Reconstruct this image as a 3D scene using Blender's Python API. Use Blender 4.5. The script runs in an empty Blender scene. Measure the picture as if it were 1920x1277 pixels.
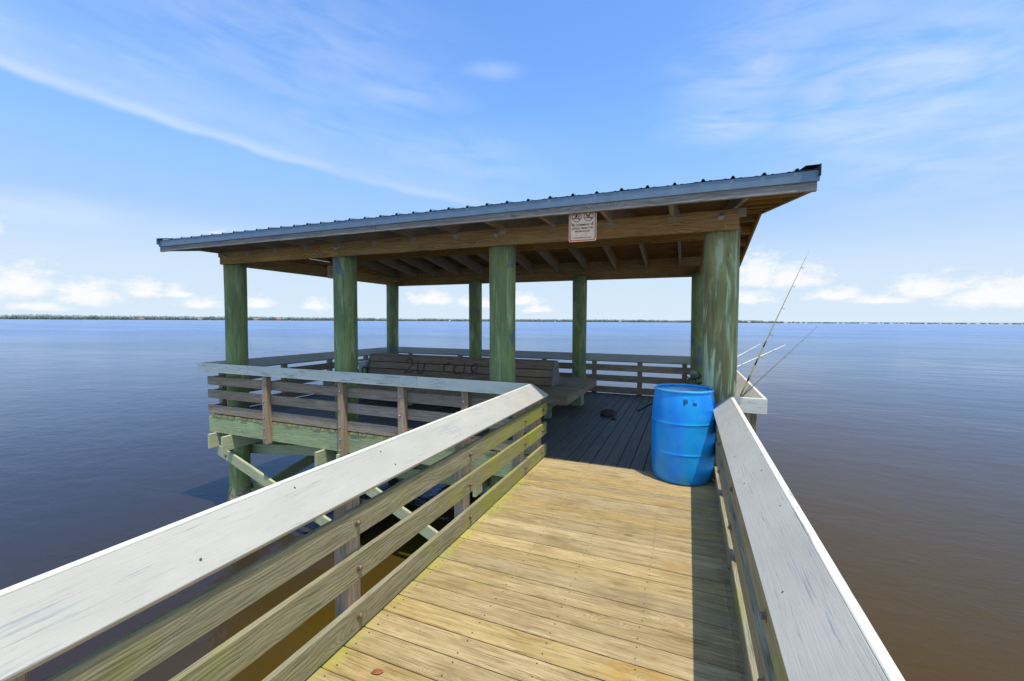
import bpy, bmesh, math, random
from mathutils import Vector, Matrix, noise as mnoise
random.seed(7)
S = bpy.context.scene
COL = S.collection
R = math.radians

# ------------------------------------------------------------------ camera
cam_d = bpy.data.cameras.new('camera')
cam = bpy.data.objects.new('camera', cam_d); COL.objects.link(cam); S.camera = cam
TH, PI_, RO = R(22.34), R(2.58), R(0.29)
fwd = Vector((-math.sin(TH)*math.cos(PI_), math.cos(TH)*math.cos(PI_), -math.sin(PI_)))
rgt = Vector((math.cos(TH), math.sin(TH), 0)); upv = rgt.cross(fwd)
rgt2 = rgt*math.cos(RO)+upv*math.sin(RO); up2 = rgt2.cross(fwd)
m = Matrix((rgt2, up2, -fwd)).transposed().to_4x4(); m.translation = (0, 0, 1.62)
cam.matrix_world = m
cam_d.sensor_width = 36; cam_d.lens = 36*803/1920.0
cam_d.clip_start = 0.05; cam_d.clip_end = 30000

# ------------------------------------------------------------------ node helper
class NT:
    def __init__(s, nt): s.nt = nt; s.n = nt.nodes; s.l = nt.links
    def new(s, t, **k):
        n = s.n.new(t)
        for a, b in k.items(): setattr(n, a, b)
        return n
    def lk(s, a, b): s.l.new(a, b)
    def put(s, inp, v):
        if isinstance(v, bpy.types.NodeSocket): s.l.new(v, inp)
        else: inp.default_value = v
    def math(s, op, a, b=0.0, c=0.0, clamp=False):
        n = s.new('ShaderNodeMath', operation=op); n.use_clamp = clamp
        s.put(n.inputs[0], a); s.put(n.inputs[1], b); s.put(n.inputs[2], c)
        return n.outputs[0]
    def vmath(s, op, a, b=(0, 0, 0)):
        n = s.new('ShaderNodeVectorMath', operation=op)
        s.put(n.inputs[0], a); s.put(n.inputs[1], b)
        return n.outputs[1] if op in ('LENGTH', 'DOT_PRODUCT', 'DISTANCE') else n.outputs[0]
    def comb(s, x, y, z):
        n = s.new('ShaderNodeCombineXYZ'); s.put(n.inputs[0], x); s.put(n.inputs[1], y); s.put(n.inputs[2], z); return n.outputs[0]
    def noise(s, vec, scale, detail=3.0, rough=.55, dist=0.0):
        n = s.new('ShaderNodeTexNoise'); s.put(n.inputs['Vector'], vec)
        n.inputs['Scale'].default_value = scale; n.inputs['Detail'].default_value = detail
        n.inputs['Roughness'].default_value = rough; n.inputs['Distortion'].default_value = dist
        return n.outputs[0]
    def smooth(s, v, a, b, lo=0.0, hi=1.0):
        n = s.new('ShaderNodeMapRange', interpolation_type='SMOOTHSTEP')
        s.put(n.inputs[0], v); n.inputs[1].default_value = a; n.inputs[2].default_value = b
        n.inputs[3].default_value = lo; n.inputs[4].default_value = hi
        return n.outputs[0]
    def ramp(s, v, stops):
        n = s.new('ShaderNodeValToRGB'); s.put(n.inputs[0], v)
        cr = n.color_ramp
        while len(cr.elements) < len(stops): cr.elements.new(.5)
        for e, (p, c) in zip(cr.elements, stops): e.position = p; e.color = (*c, 1)
        return n.outputs[0]
    def mix(s, f, a, b, mode='MIX'):
        n = s.new('ShaderNodeMix', data_type='RGBA', blend_type=mode)
        s.put(n.inputs[0], f)
        s.put(n.inputs[6], a if isinstance(a, bpy.types.NodeSocket) else (*a, 1))
        s.put(n.inputs[7], b if isinstance(b, bpy.types.NodeSocket) else (*b, 1))
        return n.outputs[2]

# ------------------------------------------------------------------ world
SUN_DIR = Vector((0.255, -0.19, 1.0)).normalized()
W = bpy.data.worlds.new('World'); S.world = W; W.use_nodes = True
w = NT(W.node_tree)
for n in list(w.n): w.n.remove(n)
sky = w.new('ShaderNodeTexSky', sky_type='NISHITA'); sky.sun_disc = False
sky.sun_elevation = math.asin(SUN_DIR.z); sky.sun_rotation = math.atan2(SUN_DIR.x, SUN_DIR.y)
sky.altitude = 0; sky.air_density = 1.0; sky.dust_density = 0.6; sky.ozone_density = 2.0
tc = w.new('ShaderNodeTexCoord')
dirv = w.vmath('NORMALIZE', tc.outputs['Generated'])
sep = w.new('ShaderNodeSeparateXYZ'); w.lk(dirv, sep.inputs[0])
AZ = w.math('MULTIPLY', w.math('ARCTAN2', sep.outputs[0], sep.outputs[1]), 57.2958)
EL = w.math('MULTIPLY', w.math('ARCSINE', sep.outputs[2]), 57.2958)
P = w.comb(AZ, EL, 0.0)
# cumulus puffs: az, el of base centre, half width, height (degrees)
puffs = [(-71.5, 2.6, 3.6, 2.9), (-67, 2.0, 3.0, 2.4), (-62.9, 2.7, 2.3, 1.8), (-60.4, 2.6, 1.8, 1.2), (-58.3, 1.6, 2.2, 1.2), (-52.9, 1.7, 2.0, 1.4),
         (-70, .9, 2.6, .8), (-73.5, 7.6, 2.0, 1.7), (-55.4, 8.2, 3.0, 1.7), (-47, 1.6, 2.0, 1.3), (-33, 2.6, 4.0, 1.7), (-27, 2.2, 4, 1.4), (-20.9, 2.6, 3.0, 1.6), (-19, 1.4, 2.4, 1.0),
         (7.2, 5.2, 3.3, 3.6), (10.5, 4.6, 4.4, 2.6), (6, 2.6, 4.4, 1.5), (14.6, 2.8, 3.0, 1.4), (21.5, 3.0, 3.4, 2.3), (26, 2.2, 5.0, 2.7), (33, 3, 5, 2.8), (18, 2.2, 3.5, .9), (41, 2, 5, 3),
         (-80, 2, 5, 3), (-92, 3, 6, 4), (-110, 2, 8, 4), (-140, 3, 9, 4), (60, 2, 8, 3.5), (85, 3, 7, 4), (120, 2, 9, 4), (160, 3, 8, 3)]
dmin = None
for a, e, hw, hh in puffs:
    v = w.vmath('SUBTRACT', P, (a, e, 0)); v = w.vmath('MULTIPLY', v, (1/hw, 1/hh, 0))
    # flat bottoms: squash the part below the base line
    v2 = w.vmath('MULTIPLY', w.vmath('MINIMUM', v, (99, 0, 0)), (0, 1.6, 0)); v = w.vmath('ADD', v, v2)
    d = w.vmath('LENGTH', v)
    dmin = d if dmin is None else w.math('MINIMUM', dmin, d)
n1 = w.noise(w.vmath('MULTIPLY', P, (.55, .95, 1)), 1.3, 6, .62)
field = w.math('ADD', w.math('SUBTRACT', 1.0, dmin), w.math('MULTIPLY', w.math('SUBTRACT', n1, .5), 1.7))
cum = w.smooth(field, -.05, .8)
cum = w.math('MULTIPLY', cum, w.smooth(EL, .2, 1.2))
# cirrus: soft patches, streaked noise
st1 = w.noise(w.vmath('ADD', w.comb(w.math('ADD', w.math('MULTIPLY', AZ, .35), w.math('MULTIPLY', EL, .25)), w.math('ADD', w.math('MULTIPLY', EL, 1.3), w.math('MULTIPLY', AZ, .08)), 0.0), (3, 7, 0)), .32, 5, .6, .4)
patches = [(19, 21.5, 12, 7, .85), (4, 22.0, 7, 2.2, .75), (7, 27, 10, 5, .6), (20, 33, 16, 8, .6), (-50, 29, 20, 7, .4), (-30, 20, 14, 4, .4), (-66, 23.5, 11, 2.6, .6), (-69, 9.8, 10, 1.6, .6), (-59, 9.3, 8, 1.1, .4),
           (-37, 26.5, 9, 2.3, .45), (-25.3, 29.6, 4.5, 1.0, .45), (24, 15, 12, 5, .6), (-45, 22, 14, 3.5, .35), (60, 25, 20, 9, .6), (-110, 20, 22, 8, .5), (160, 30, 40, 14, .5), (-8, 12, 9, 2.5, .15), (0, 70, 60, 16, .3)]
cir = None
for a, e, hw, hh, am in patches:
    v = w.vmath('MULTIPLY', w.vmath('SUBTRACT', P, (a, e, 0)), (1/hw, 1/hh, 0))
    g = w.math('MULTIPLY', w.smooth(w.vmath('LENGTH', v), 0.0, 1.5, 1, 0), am)
    cir = g if cir is None else w.math('MAXIMUM', cir, g)
# the long streak falling from the upper left
x = w.math('ADD', AZ, 72.0)
line = w.math('SUBTRACT', 20.6, w.math('ADD', w.math('MULTIPLY', x, .10), w.math('MULTIPLY', w.math('MULTIPLY', x, x), .0007)))
dl = w.math('SUBTRACT', EL, line)
wob = w.math('MULTIPLY', w.math('SUBTRACT', w.noise(P, .12, 3), .5), 1.6)
dl = w.math('ADD', dl, wob)
sharp = w.smooth(dl, -.55, .25)                       # crisp lower edge
tail = w.smooth(dl, .2, 2.0, 1, 0)
wide = w.math('MULTIPLY', w.smooth(dl, .4, 9.0, 1, 0), .45)
fade = w.math('MULTIPLY', w.smooth(AZ, -29, -55), w.smooth(AZ, -110, -80))
fade = w.math('MAXIMUM', fade, w.math('MULTIPLY', w.smooth(AZ, -8, -34), w.math('MULTIPLY', w.smooth(AZ, -110, -80), .62)))
streak = w.math('MULTIPLY', w.math('MULTIPLY', sharp, w.math('MAXIMUM', w.math('MULTIPLY', tail, .78), wide)), fade)
cir = w.math('MULTIPLY', w.math('MULTIPLY', cir, w.smooth(st1, .22, .7)), 1.0)
streak = w.math('MULTIPLY', streak, w.smooth(st1, .2, .62, .55, 1))
cirr = w.math('MAXIMUM', cir, streak)
# sky grade: slightly more saturated blue aloft, milky near the horizon
hs = w.new('ShaderNodeHueSaturation'); w.lk(sky.outputs[0], hs.inputs['Color']); hs.inputs['Saturation'].default_value = 1.16
hs.inputs['Value'].default_value = 2.15
graded = w.vmath('MINIMUM', w.mix(1.0, hs.outputs[0], (.93, 1.0, 1.12), 'MULTIPLY'), (8.3, 8.3, 8.3))
low = w.ramp(w.math('MULTIPLY', EL, 1/20.0), [(0.0, (5.9, 7.0, 8.0)), (.32, (5.3, 6.6, 8.2)), (.62, (3.3, 5.2, 8.3)), (1.0, (2.4, 4.5, 8.3))])
veil = w.smooth(EL, 10, 30, 1.0, 0.0)
base = w.mix(veil, graded, low)
c1 = w.mix(w.math('MULTIPLY', cirr, .72), base, (6.4, 7.2, 8.6))
c2 = w.mix(w.math('MULTIPLY', cum, .9), c1, (8.3, 8.3, 8.4))
bg = w.new('ShaderNodeBackground'); w.lk(c2, bg.inputs[0]); bg.inputs[1].default_value = 0.12
wo = w.new('ShaderNodeOutputWorld'); w.lk(bg.outputs[0], wo.inputs[0])
# ------------------------------------------------------------------ sun, exposure
sd = bpy.data.lights.new('sun', 'SUN'); sd.energy = 3.9; sd.angle = R(.53); sd.color = (1, .94, .82)
so = bpy.data.objects.new('sun', sd); COL.objects.link(so)
so.rotation_euler = (-SUN_DIR).to_track_quat('-Z', 'Y').to_euler(); so.location = (3, -3, 12)
S.view_settings.view_transform = 'Standard'; S.view_settings.look = 'None'
S.view_settings.exposure = 0.0; S.view_settings.gamma = 1.0
S.view_settings.use_curve_mapping = False
S.render.resolution_x = 1024; S.render.resolution_y = 681

# ------------------------------------------------------------------ materials
def mat(name):
    m = bpy.data.materials.new(name); m.use_nodes = True
    t = NT(m.node_tree); b = t.n['Principled BSDF']
    return m, t, b
def simple(name, col, rough=.5, metal=0, var=.12, nscale=12, bump=.0, spec=.5):
    m, t, b = mat(name)
    tc = t.new('ShaderNodeTexCoord')
    n = t.noise(tc.outputs['Object'], nscale, 4)
    c = t.mix(t.smooth(n, .3, .7), tuple(v*(1-var) for v in col), tuple(min(1, v*(1+var)) for v in col))
    t.lk(c, b.inputs['Base Color']); b.inputs['Metallic'].default_value = metal
    b.inputs['Specular IOR Level'].default_value = spec
    t.put(b.inputs['Roughness'], t.smooth(n, .2, .8, max(.02, rough-.08), min(1, rough+.1)))
    if bump:
        bp = t.new('ShaderNodeBump'); bp.inputs['Strength'].default_value = bump; bp.inputs['Distance'].default_value = .004
        t.lk(n, bp.inputs['Height']); t.lk(bp.outputs[0], b.inputs['Normal'])
    return m
def wood(name, light, dark, crack, moss=None, moss_lo=.55, moss_hi=.75, moss_amt=.7, var=.22, rough=.82, ringc=.35, knots=True, bump=.5, paint=None, paint_lo=.38, paint_hi=.55, spec=.25, ringf=420, stain=None, edge=None, far=None):
    """grain runs along the local X of every board; each board gets its own cut of the pattern"""
    m, t, b = mat(name)
    tc = t.new('ShaderNodeTexCoord'); oi = t.new('ShaderNodeObjectInfo'); geo = t.new('ShaderNodeNewGeometry')
    rnd = oi.outputs['Random']
    off = t.comb(t.math('MULTIPLY', rnd, 61.7), t.math('MULTIPLY', rnd, 173.3), t.math('MULTIPLY', rnd, 97.1))
    p = t.vmath('ADD', tc.outputs['Object'], off)
    warp = t.math('MULTIPLY', t.math('SUBTRACT', t.noise(t.vmath('MULTIPLY', p, (1.1, 3, 3)), 1.5, 2), .5), .16)
    kn = t.new('ShaderNodeTexVoronoi'); t.lk(t.vmath('MULTIPLY', p, (1.0, 2.6, 2.6)), kn.inputs['Vector']); kn.inputs['Scale'].default_value = 1.5
    kd = kn.outputs['Distance']
    knot = t.smooth(kd, .04, .30, 1, 0)
    sp = t.new('ShaderNodeSeparateXYZ'); t.lk(p, sp.inputs[0])
    y = t.math('ADD', t.math('ADD', sp.outputs[1], t.math('MULTIPLY', sp.outputs[2], .7)), warp)
    y = t.math('ADD', y, t.math('MULTIPLY', knot, .11))
    rings = t.math('SINE', t.math('MULTIPLY', y, ringf))
    rings = t.smooth(rings, -.6, 1.0)
    rmask = t.smooth(t.noise(t.vmath('MULTIPLY', p, (.8, 5, 5)), 1.3, 2), .35, .65)
    mid = t.noise(t.vmath('MULTIPLY', p, (1.1, 13, 13)), 2.6, 6, .68)
    fine = t.noise(t.vmath('MULTIPLY', p, (5, 150, 150)), 1.0, 4, .7)
    blot = t.noise(t.vmath('MULTIPLY', p, (1.6, 3, 3)), 1.4, 4, .6)
    c = t.mix(t.smooth(mid, .3, .7), dark, light)
    c = t.mix(t.math('MULTIPLY', t.math('MULTIPLY', rings, rmask), ringc), c, crack)
    c = t.mix(t.math('MULTIPLY', t.smooth(fine, .48, .72), .85), c, crack)
    c = t.mix(t.math('MULTIPLY', t.smooth(blot, .55, .8), .35), c, dark)
    if knots:
        c = t.mix(t.math('MULTIPLY', t.smooth(kd, .03, .08, 1, 0), .7), c, crack)
    if stain: c = t.mix(t.math('MULTIPLY', t.smooth(t.noise(p, 2.7, 3), .62, .72), .6), c, stain)
    if paint:
        pn = t.noise(t.vmath('MULTIPLY', p, (2.2, 16, 16)), 1.6, 8, .68)
        big = t.noise(p, 1.7, 3)
        mask = t.smooth(t.math('ADD', pn, t.math('MULTIPLY', t.math('SUBTRACT', big, .5), .35)), paint_lo, paint_hi)
        worn = t.smooth(t.noise(t.vmath('MULTIPLY', p, (1.2, 7, 7)), 1.5, 5, .65), .46, .66)
        mask = t.math('MULTIPLY', mask, t.smooth(t.math('ADD', fine, t.math('MULTIPLY', worn, .17)), .74, .62))
        pc = t.mix(t.smooth(blot, .3, .7), paint, tuple(v*.88 for v in paint))
        c = t.mix(t.math('MULTIPLY', mask, .93), c, pc)
    if moss:
        mn = t.noise(geo.outputs['Position'], 1.1, 4, .65)
        mn = t.math('ADD', mn, t.math('MULTIPLY', t.math('SUBTRACT', blot, .5), .35))
        gs = t.new('ShaderNodeSeparateXYZ'); t.lk(geo.outputs['Position'], gs.inputs[0])
        if edge:
            w1 = t.noise(t.vmath('MULTIPLY', geo.outputs['Position'], (1.0, 1.6, 1)), 1.7, 6, .7)
            c = t.mix(t.math('MULTIPLY', t.smooth(w1, .50, .68), .45), c, (.22, .15, .06))
            w2 = t.noise(t.vmath('ADD', t.vmath('MULTIPLY', p, (2.0, 7, 7)), (9, 9, 9)), 1.5, 6, .7)
            c = t.mix(t.math('MULTIPLY', t.smooth(w2, .56, .70), .55), c, (.24, .16, .065))
            c = t.mix(t.math('MULTIPLY', t.smooth(w2, .42, .30), .4), c, (.66, .55, .36))
        if edge:    # growth along the foot of the left railing
            mn = t.math('ADD', mn, t.math('MULTIPLY', t.smooth(gs.outputs[0], -1.44, -1.55), .30))
        if far:     # growth thickest at the damp far end of the walkway
            mn = t.math('ADD', mn, t.math('MULTIPLY', t.smooth(gs.outputs[1], 2.6, 4.4, -.02, .15), t.smooth(gs.outputs[0], 0, -1)))
        c = t.mix(t.math('MULTIPLY', t.smooth(mn, moss_lo, moss_hi), moss_amt), c, moss)
    bri = t.math('ADD', 1-var/2, t.math('MULTIPLY', t.math('FRACT', t.math('MULTIPLY', rnd, 13.7)), var))
    n = t.new('ShaderNodeHueSaturation'); t.lk(c, n.inputs['Color']); t.lk(bri, n.inputs['Value'])
    t.put(n.inputs['Saturation'], t.math('ADD', .95, t.math('MULTIPLY', t.math('FRACT', t.math('MULTIPLY', rnd, 29.3)), .16)))
    t.lk(n.outputs[0], b.inputs['Base Color'])
    b.inputs['Roughness'].default_value = rough; b.inputs['Specular IOR Level'].default_value = spec
    hgt = t.math('ADD', t.math('MULTIPLY', fine, -.7), t.math('ADD', t.math('MULTIPLY', rings, -.04 if paint else -.25), t.math('MULTIPLY', mid, .6)))
    bp = t.new('ShaderNodeBump'); bp.inputs['Strength'].default_value = bump; bp.inputs['Distance'].default_value = .005
    t.lk(hgt, bp.inputs['Height']); t.lk(bp.outputs[0], b.inputs['Normal'])
    return m
M = {}
YG = (.33, .335, .055)
M['deck'] = wood('sun bleached deck boards', (.57, .43, .225), (.37, .27, .125), (.13, .09, .04), moss=(.42, .39, .10), moss_lo=.58, moss_hi=.84, moss_amt=.75, edge=True, ringf=520, stain=(.44, .27, .10), ringc=.25, var=.24)
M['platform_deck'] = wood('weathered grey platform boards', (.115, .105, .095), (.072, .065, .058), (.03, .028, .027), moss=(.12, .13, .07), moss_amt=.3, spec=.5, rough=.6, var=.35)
M['rail'] = wood('mossy rail boards', (.43, .38, .24), (.29, .25, .15), (.10, .085, .05), moss=YG, moss_lo=.47, moss_hi=.72, moss_amt=.8, far=True)
M['railbrown'] = wood('brown weathered rail boards', (.52, .41, .31), (.35, .26, .185), (.13, .09, .06), ringc=.5, var=.3)
M['post'] = wood('red brown rail posts', (.58, .42, .29), (.38, .265, .175), (.13, .085, .055), moss=(.3, .28, .12), moss_amt=.4, var=.3)
M['cap'] = wood('worn white rail cap', (.52, .515, .48), (.44, .435, .41), (.29, .29, .275), paint=(.54, .51, .445), paint_lo=.24, paint_hi=.42, knots=False, ringc=.1, bump=.35, var=.08, rough=.6)
M['fascia'] = wood('white painted edge board', (.5, .5, .48), (.4, .4, .39), (.24, .24, .23), paint=(.82, .79, .69), paint_lo=.22, paint_hi=.38, knots=False, ringc=.1, bump=.2, var=.05, rough=.6)
M['green'] = wood('green treated lumber', (.50, .55, .32), (.38, .44, .25), (.16, .20, .10), moss=(.58, .55, .24), moss_lo=.5, moss_hi=.75, moss_amt=.6, ringc=.45, var=.2)
M['paleyellow'] = wood('pale yellow green timber', (.66, .66, .42), (.50, .52, .33), (.22, .23, .13), moss=(.6, .56, .26), moss_lo=.5, moss_hi=.75, moss_amt=.5, ringc=.4, var=.15)
M['roofwood'] = wood('brown roof timber', (.58, .36, .13), (.38, .22, .075), (.14, .075, .025), ringc=.6, var=.25)
M['decking'] = wood('dark roof boards', (.32, .19, .09), (.18, .105, .05), (.06, .035, .018), ringc=.4, var=.4)
M['rafterwood'] = wood('greyed rafters', (.50, .41, .30), (.36, .28, .19), (.14, .10, .065), ringc=.4, var=.25)
M['greywood'] = wood('grey weathered fascia', (.36, .33, .30), (.23, .20, .18), (.10, .085, .075), ringc=.5, var=.15)
M['bench'] = wood('bench slats', (.44, .315, .21), (.29, .20, .135), (.06, .045, .036), ringc=.45, var=.25)
M['metal'] = simple('blue grey roof metal', (.17, .24, .32), .45, .3, .1, 5)
M['darktrim'] = simple('dark end trim', (.03, .035, .035), .45, .3)
M['galv'] = simple('galvanised metal', (.45, .45, .44), .45, .8)
M['rust'] = simple('rusty bolt head', (.27, .19, .13), .55, .5, .35, 60, .3)
M['black'] = simple('black plastic', (.012, .012, .014), .4)
M['white'] = simple('white plastic', (.78, .79, .77), .4)
M['lime'] = simple('lime green plastic', (.42, .50, .03), .45)
M['yellowrod'] = simple('yellow green rod blank', (.40, .38, .06), .3)
M['greyrod'] = simple('grey rod blank', (.12, .13, .14), .35)
M['red'] = simple('sign red', (.45, .03, .02), .5)
M['darkred'] = simple('sign lettering dark red', (.20, .025, .02), .6)
M['ink'] = simple('sign black ink', (.03, .02, .02), .6)
M['signface'] = simple('faded sign face', (.90, .62, .42), .5, 0, .1, 20)
M['scrawl'] = simple('dark paint scrawl', (.13, .095, .075), .9, 0, .4, 9)
M['cloth'] = simple('dark red cloth', (.085, .04, .045), .9, 0, .3, 20, .3)
M['leaf'] = simple('dry leaf', (.30, .09, .03), .7, 0, .3, 60)
M['endgrain'] = simple('mossy yellow end grain', (.36, .33, .12), .9, 0, .45, 14, .4)

def pile_mat(name, base, light, dk, light_lo=.50, light_hi=.70, blue=0.0, brown=None):
    m, t, b = mat(name)
    tc = t.new('ShaderNodeTexCoord'); oi = t.new('ShaderNodeObjectInfo')
    off = t.comb(t.math('MULTIPLY', oi.outputs['Random'], 31), t.math('MULTIPLY', oi.outputs['Random'], 77), 0.0)
    p = t.vmath('ADD', tc.outputs['Object'], off)
    st = t.noise(t.vmath('MULTIPLY', p, (6, 6, .9)), 1.6, 5, .6, .6)
    bl = t.noise(t.vmath('MULTIPLY', p, (3, 3, 1.1)), 1.5, 4, .6, .8)
    fi = t.noise(t.vmath('MULTIPLY', p, (52, 52, 1.6)), 1, 5, .65)
    c = t.mix(t.smooth(bl, .35, .65), base, dk)
    if brown: c = t.mix(t.math('MULTIPLY', t.smooth(t.noise(t.vmath('MULTIPLY', p, (4, 4, .6)), 1.3, 3), .5, .62), .7), c, brown)
    c = t.mix(t.smooth(st, light_lo, light_hi), c, light)
    c = t.mix(t.math('MULTIPLY', t.smooth(fi, .5, .72), .6), c, tuple(v*.45 for v in dk))
    if blue:
        bn = t.noise(t.vmath('ADD', t.vmath('MULTIPLY', p, (2.2, 2.2, 1.1)), (5, 5, 5)), 1.5, 2, .5, .5)
        c = t.mix(t.math('MULTIPLY', t.smooth(bn, .63, .67), blue), c, (.08, .13, .30))
    t.lk(c, b.inputs['Base Color']); b.inputs['Roughness'].default_value = .75; b.inputs['Specular IOR Level'].default_value = .25
    bp = t.new('ShaderNodeBump'); bp.inputs['Strength'].default_value = .6; bp.inputs['Distance'].default_value = .01
    t.lk(t.math('ADD', t.math('MULTIPLY', fi, -.4), t.math('MULTIPLY', st, .8)), bp.inputs['Height']); t.lk(bp.outputs[0], b.inputs['Normal'])
    return m
M['pile'] = pile_mat('green treated pile', (.29, .35, .135), (.41, .49, .25), (.20, .25, .105), blue=.55)
M['pile_mottled'] = pile_mat('mottled brown and green pile', (.38, .39, .17), (.52, .60, .38), (.23, .24, .10), .53, .62, brown=(.20, .15, .07))
M['naildark'] = simple('dark nail hole', (.06, .055, .05), .8)
M['barn'] = simple('barnacle crust', (.30, .26, .16), .9, 0, .5, 30, 1.0)

# barrel plastic, with flaked dark marks under its rim and paler scuffs
def barrel_mat():
    m, t, b = mat('blue barrel plastic')
    tc = t.new('ShaderNodeTexCoord'); p = tc.outputs['Object']
    bl = t.noise(t.vmath('MULTIPLY', p, (3, 3, 1.2)), 1.4, 4, .6)
    c = t.mix(t.smooth(bl, .35, .7), (.003, .27, .98), (.012, .42, .98))
    sp = t.new('ShaderNodeSeparateXYZ'); t.lk(p, sp.inputs[0])
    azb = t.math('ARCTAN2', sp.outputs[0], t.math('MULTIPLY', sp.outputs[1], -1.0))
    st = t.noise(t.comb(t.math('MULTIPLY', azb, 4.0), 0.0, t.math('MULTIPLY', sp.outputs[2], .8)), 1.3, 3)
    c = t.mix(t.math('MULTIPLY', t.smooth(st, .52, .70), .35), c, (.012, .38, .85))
    low = t.math('MULTIPLY', t.smooth(sp.outputs[2], .42, .05), t.smooth(t.noise(p, 6, 5, .65), .35, .7))
    c = t.mix(t.math('MULTIPLY', low, .55), c, (.03, .32, .50))
    # worn lettering flakes
    az = t.math('ARCTAN2', sp.outputs[0], t.math('MULTIPLY', sp.outputs[1], -1.0))
    band = t.math('MULTIPLY', t.smooth(sp.outputs[2], .795, .81), t.smooth(sp.outputs[2], .872, .855))
    arc = t.math('MULTIPLY', t.smooth(az, -.16, -.10), t.smooth(az, .62, .55))
    fl = t.noise(t.vmath('MULTIPLY', p, (22, 22, 40)), 1.0, 3)
    seg = t.smooth(t.math('SINE', t.math('MULTIPLY', az, 21)), -.2, .3)
    mk = t.math('MULTIPLY', t.math('MULTIPLY', band, arc), t.math('MULTIPLY', seg, t.smooth(fl, .44, .54)))
    c = t.mix(t.math('MULTIPLY', mk, .85), c, (.006, .03, .09))
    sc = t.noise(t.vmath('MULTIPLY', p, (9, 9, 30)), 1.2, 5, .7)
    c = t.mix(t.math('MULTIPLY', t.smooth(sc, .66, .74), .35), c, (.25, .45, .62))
    t.lk(c, b.inputs['Base Color']); t.put(b.inputs['Roughness'], t.smooth(bl, .2, .8, .28, .45))
    b.inputs['Specular IOR Level'].default_value = .5
    bp = t.new('ShaderNodeBump'); bp.inputs['Strength'].default_value = .15; bp.inputs['Distance'].default_value = .02
    t.lk(t.noise(p, 5, 4), bp.inputs['Height']); t.lk(bp.outputs[0], b.inputs['Normal'])
    return m
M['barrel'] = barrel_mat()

def water_mat():
    m, t, b = mat('calm brown river water')
    geo = t.new('ShaderNodeNewGeometry'); p = geo.outputs['Position']
    # body colour: tea-brown
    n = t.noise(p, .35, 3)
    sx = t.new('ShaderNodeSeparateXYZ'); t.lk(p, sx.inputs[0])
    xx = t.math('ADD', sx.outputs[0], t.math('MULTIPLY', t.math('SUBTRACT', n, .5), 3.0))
    brown_band = t.math('MULTIPLY', t.smooth(xx, -6.5, -2.6), t.smooth(xx, 16, 3))   # body colour turns browner in a strip around the walkway
    c = t.mix(brown_band, (.034, .026, .018), (.076, .045, .0025))
    big = t.noise(t.vmath('MULTIPLY', p, (.02, .05, 1)), 1.0, 3)
    calm = t.smooth(big, .38, .62)
    far = t.vmath('LENGTH', p)
    rough = t.math('ADD', t.math('ADD', .02, t.math('MULTIPLY', calm, .03)), t.smooth(far, 12, 160, 0, .16))
    t.n.remove(b)
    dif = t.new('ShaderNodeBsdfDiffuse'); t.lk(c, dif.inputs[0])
    glo = t.new('ShaderNodeBsdfGlossy'); glo.inputs['Color'].default_value = (.58, .74, 1.0, 1); t.put(glo.inputs['Roughness'], rough)
    fr = t.new('ShaderNodeFresnel'); fr.inputs[0].default_value = 1.28
    mx = t.new('ShaderNodeMixShader'); t.lk(fr.outputs[0], mx.inputs[0]); t.lk(dif.outputs[0], mx.inputs[1]); t.lk(glo.outputs[0], mx.inputs[2])
    t.lk(mx.outputs[0], t.n['Material Output'].inputs[0])
    # ripples at several sizes; smooth slicks between
    r1 = t.noise(t.vmath('MULTIPLY', p, (1.6, 2.6, 1)), 1.0, 4, .6, .3)
    r2 = t.noise(t.vmath('MULTIPLY', p, (7, 11, 1)), 1.0, 3, .6, .2)
    r0 = t.noise(t.vmath('MULTIPLY', p, (.25, .45, 1)), 1.0, 2)
    h = t.math('ADD', t.math('MULTIPLY', r0, .035), t.math('ADD', t.math('MULTIPLY', t.math('MULTIPLY', r1, .012), t.math('ADD', .35, calm)), t.math('MULTIPLY', t.math('MULTIPLY', r2, .0026), t.math('ADD', .3, calm))))
    bp = t.new('ShaderNodeBump'); bp.inputs['Strength'].default_value = .8; bp.inputs['Distance'].default_value = 1.0
    h = t.math('MULTIPLY', h, t.smooth(far, 8, 90, 1.0, 3.2))
    t.lk(h, bp.inputs['Height'])
    for nd in (glo, fr): t.lk(bp.outputs[0], nd.inputs['Normal'])
    return m
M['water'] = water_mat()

# ------------------------------------------------------------------ object helpers
def link(name, me, m=None, parent=None, mw=None):
    o = bpy.data.objects.new(name, me); COL.objects.link(o)
    if m is not None and me is not None and len(me.materials) == 0: me.materials.append(m)
    if parent is not None: o.parent = parent
    if mw is not None:
        pm = PW.get(parent.name, Matrix.Identity(4)) if parent is not None else Matrix.Identity(4)
        o.matrix_local = pm.inverted() @ mw
        PW[o.name] = mw
    return o
PW = {}
def thing(name, label, cat, loc=(0, 0, 0), group=None, rz=0):
    o = bpy.data.objects.new(name, None); COL.objects.link(o)
    mw = Matrix.Translation(loc) @ Matrix.Rotation(rz, 4, 'Z')
    o.matrix_world = mw; PW[o.name] = mw; o.empty_display_size = .2
    o['label'] = label; o['category'] = cat
    if group: o['group'] = group
    return o
def tag(o, label, cat, group=None):
    o['label'] = label; o['category'] = cat
    if group: o['group'] = group
    return o
_cache = {}
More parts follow.
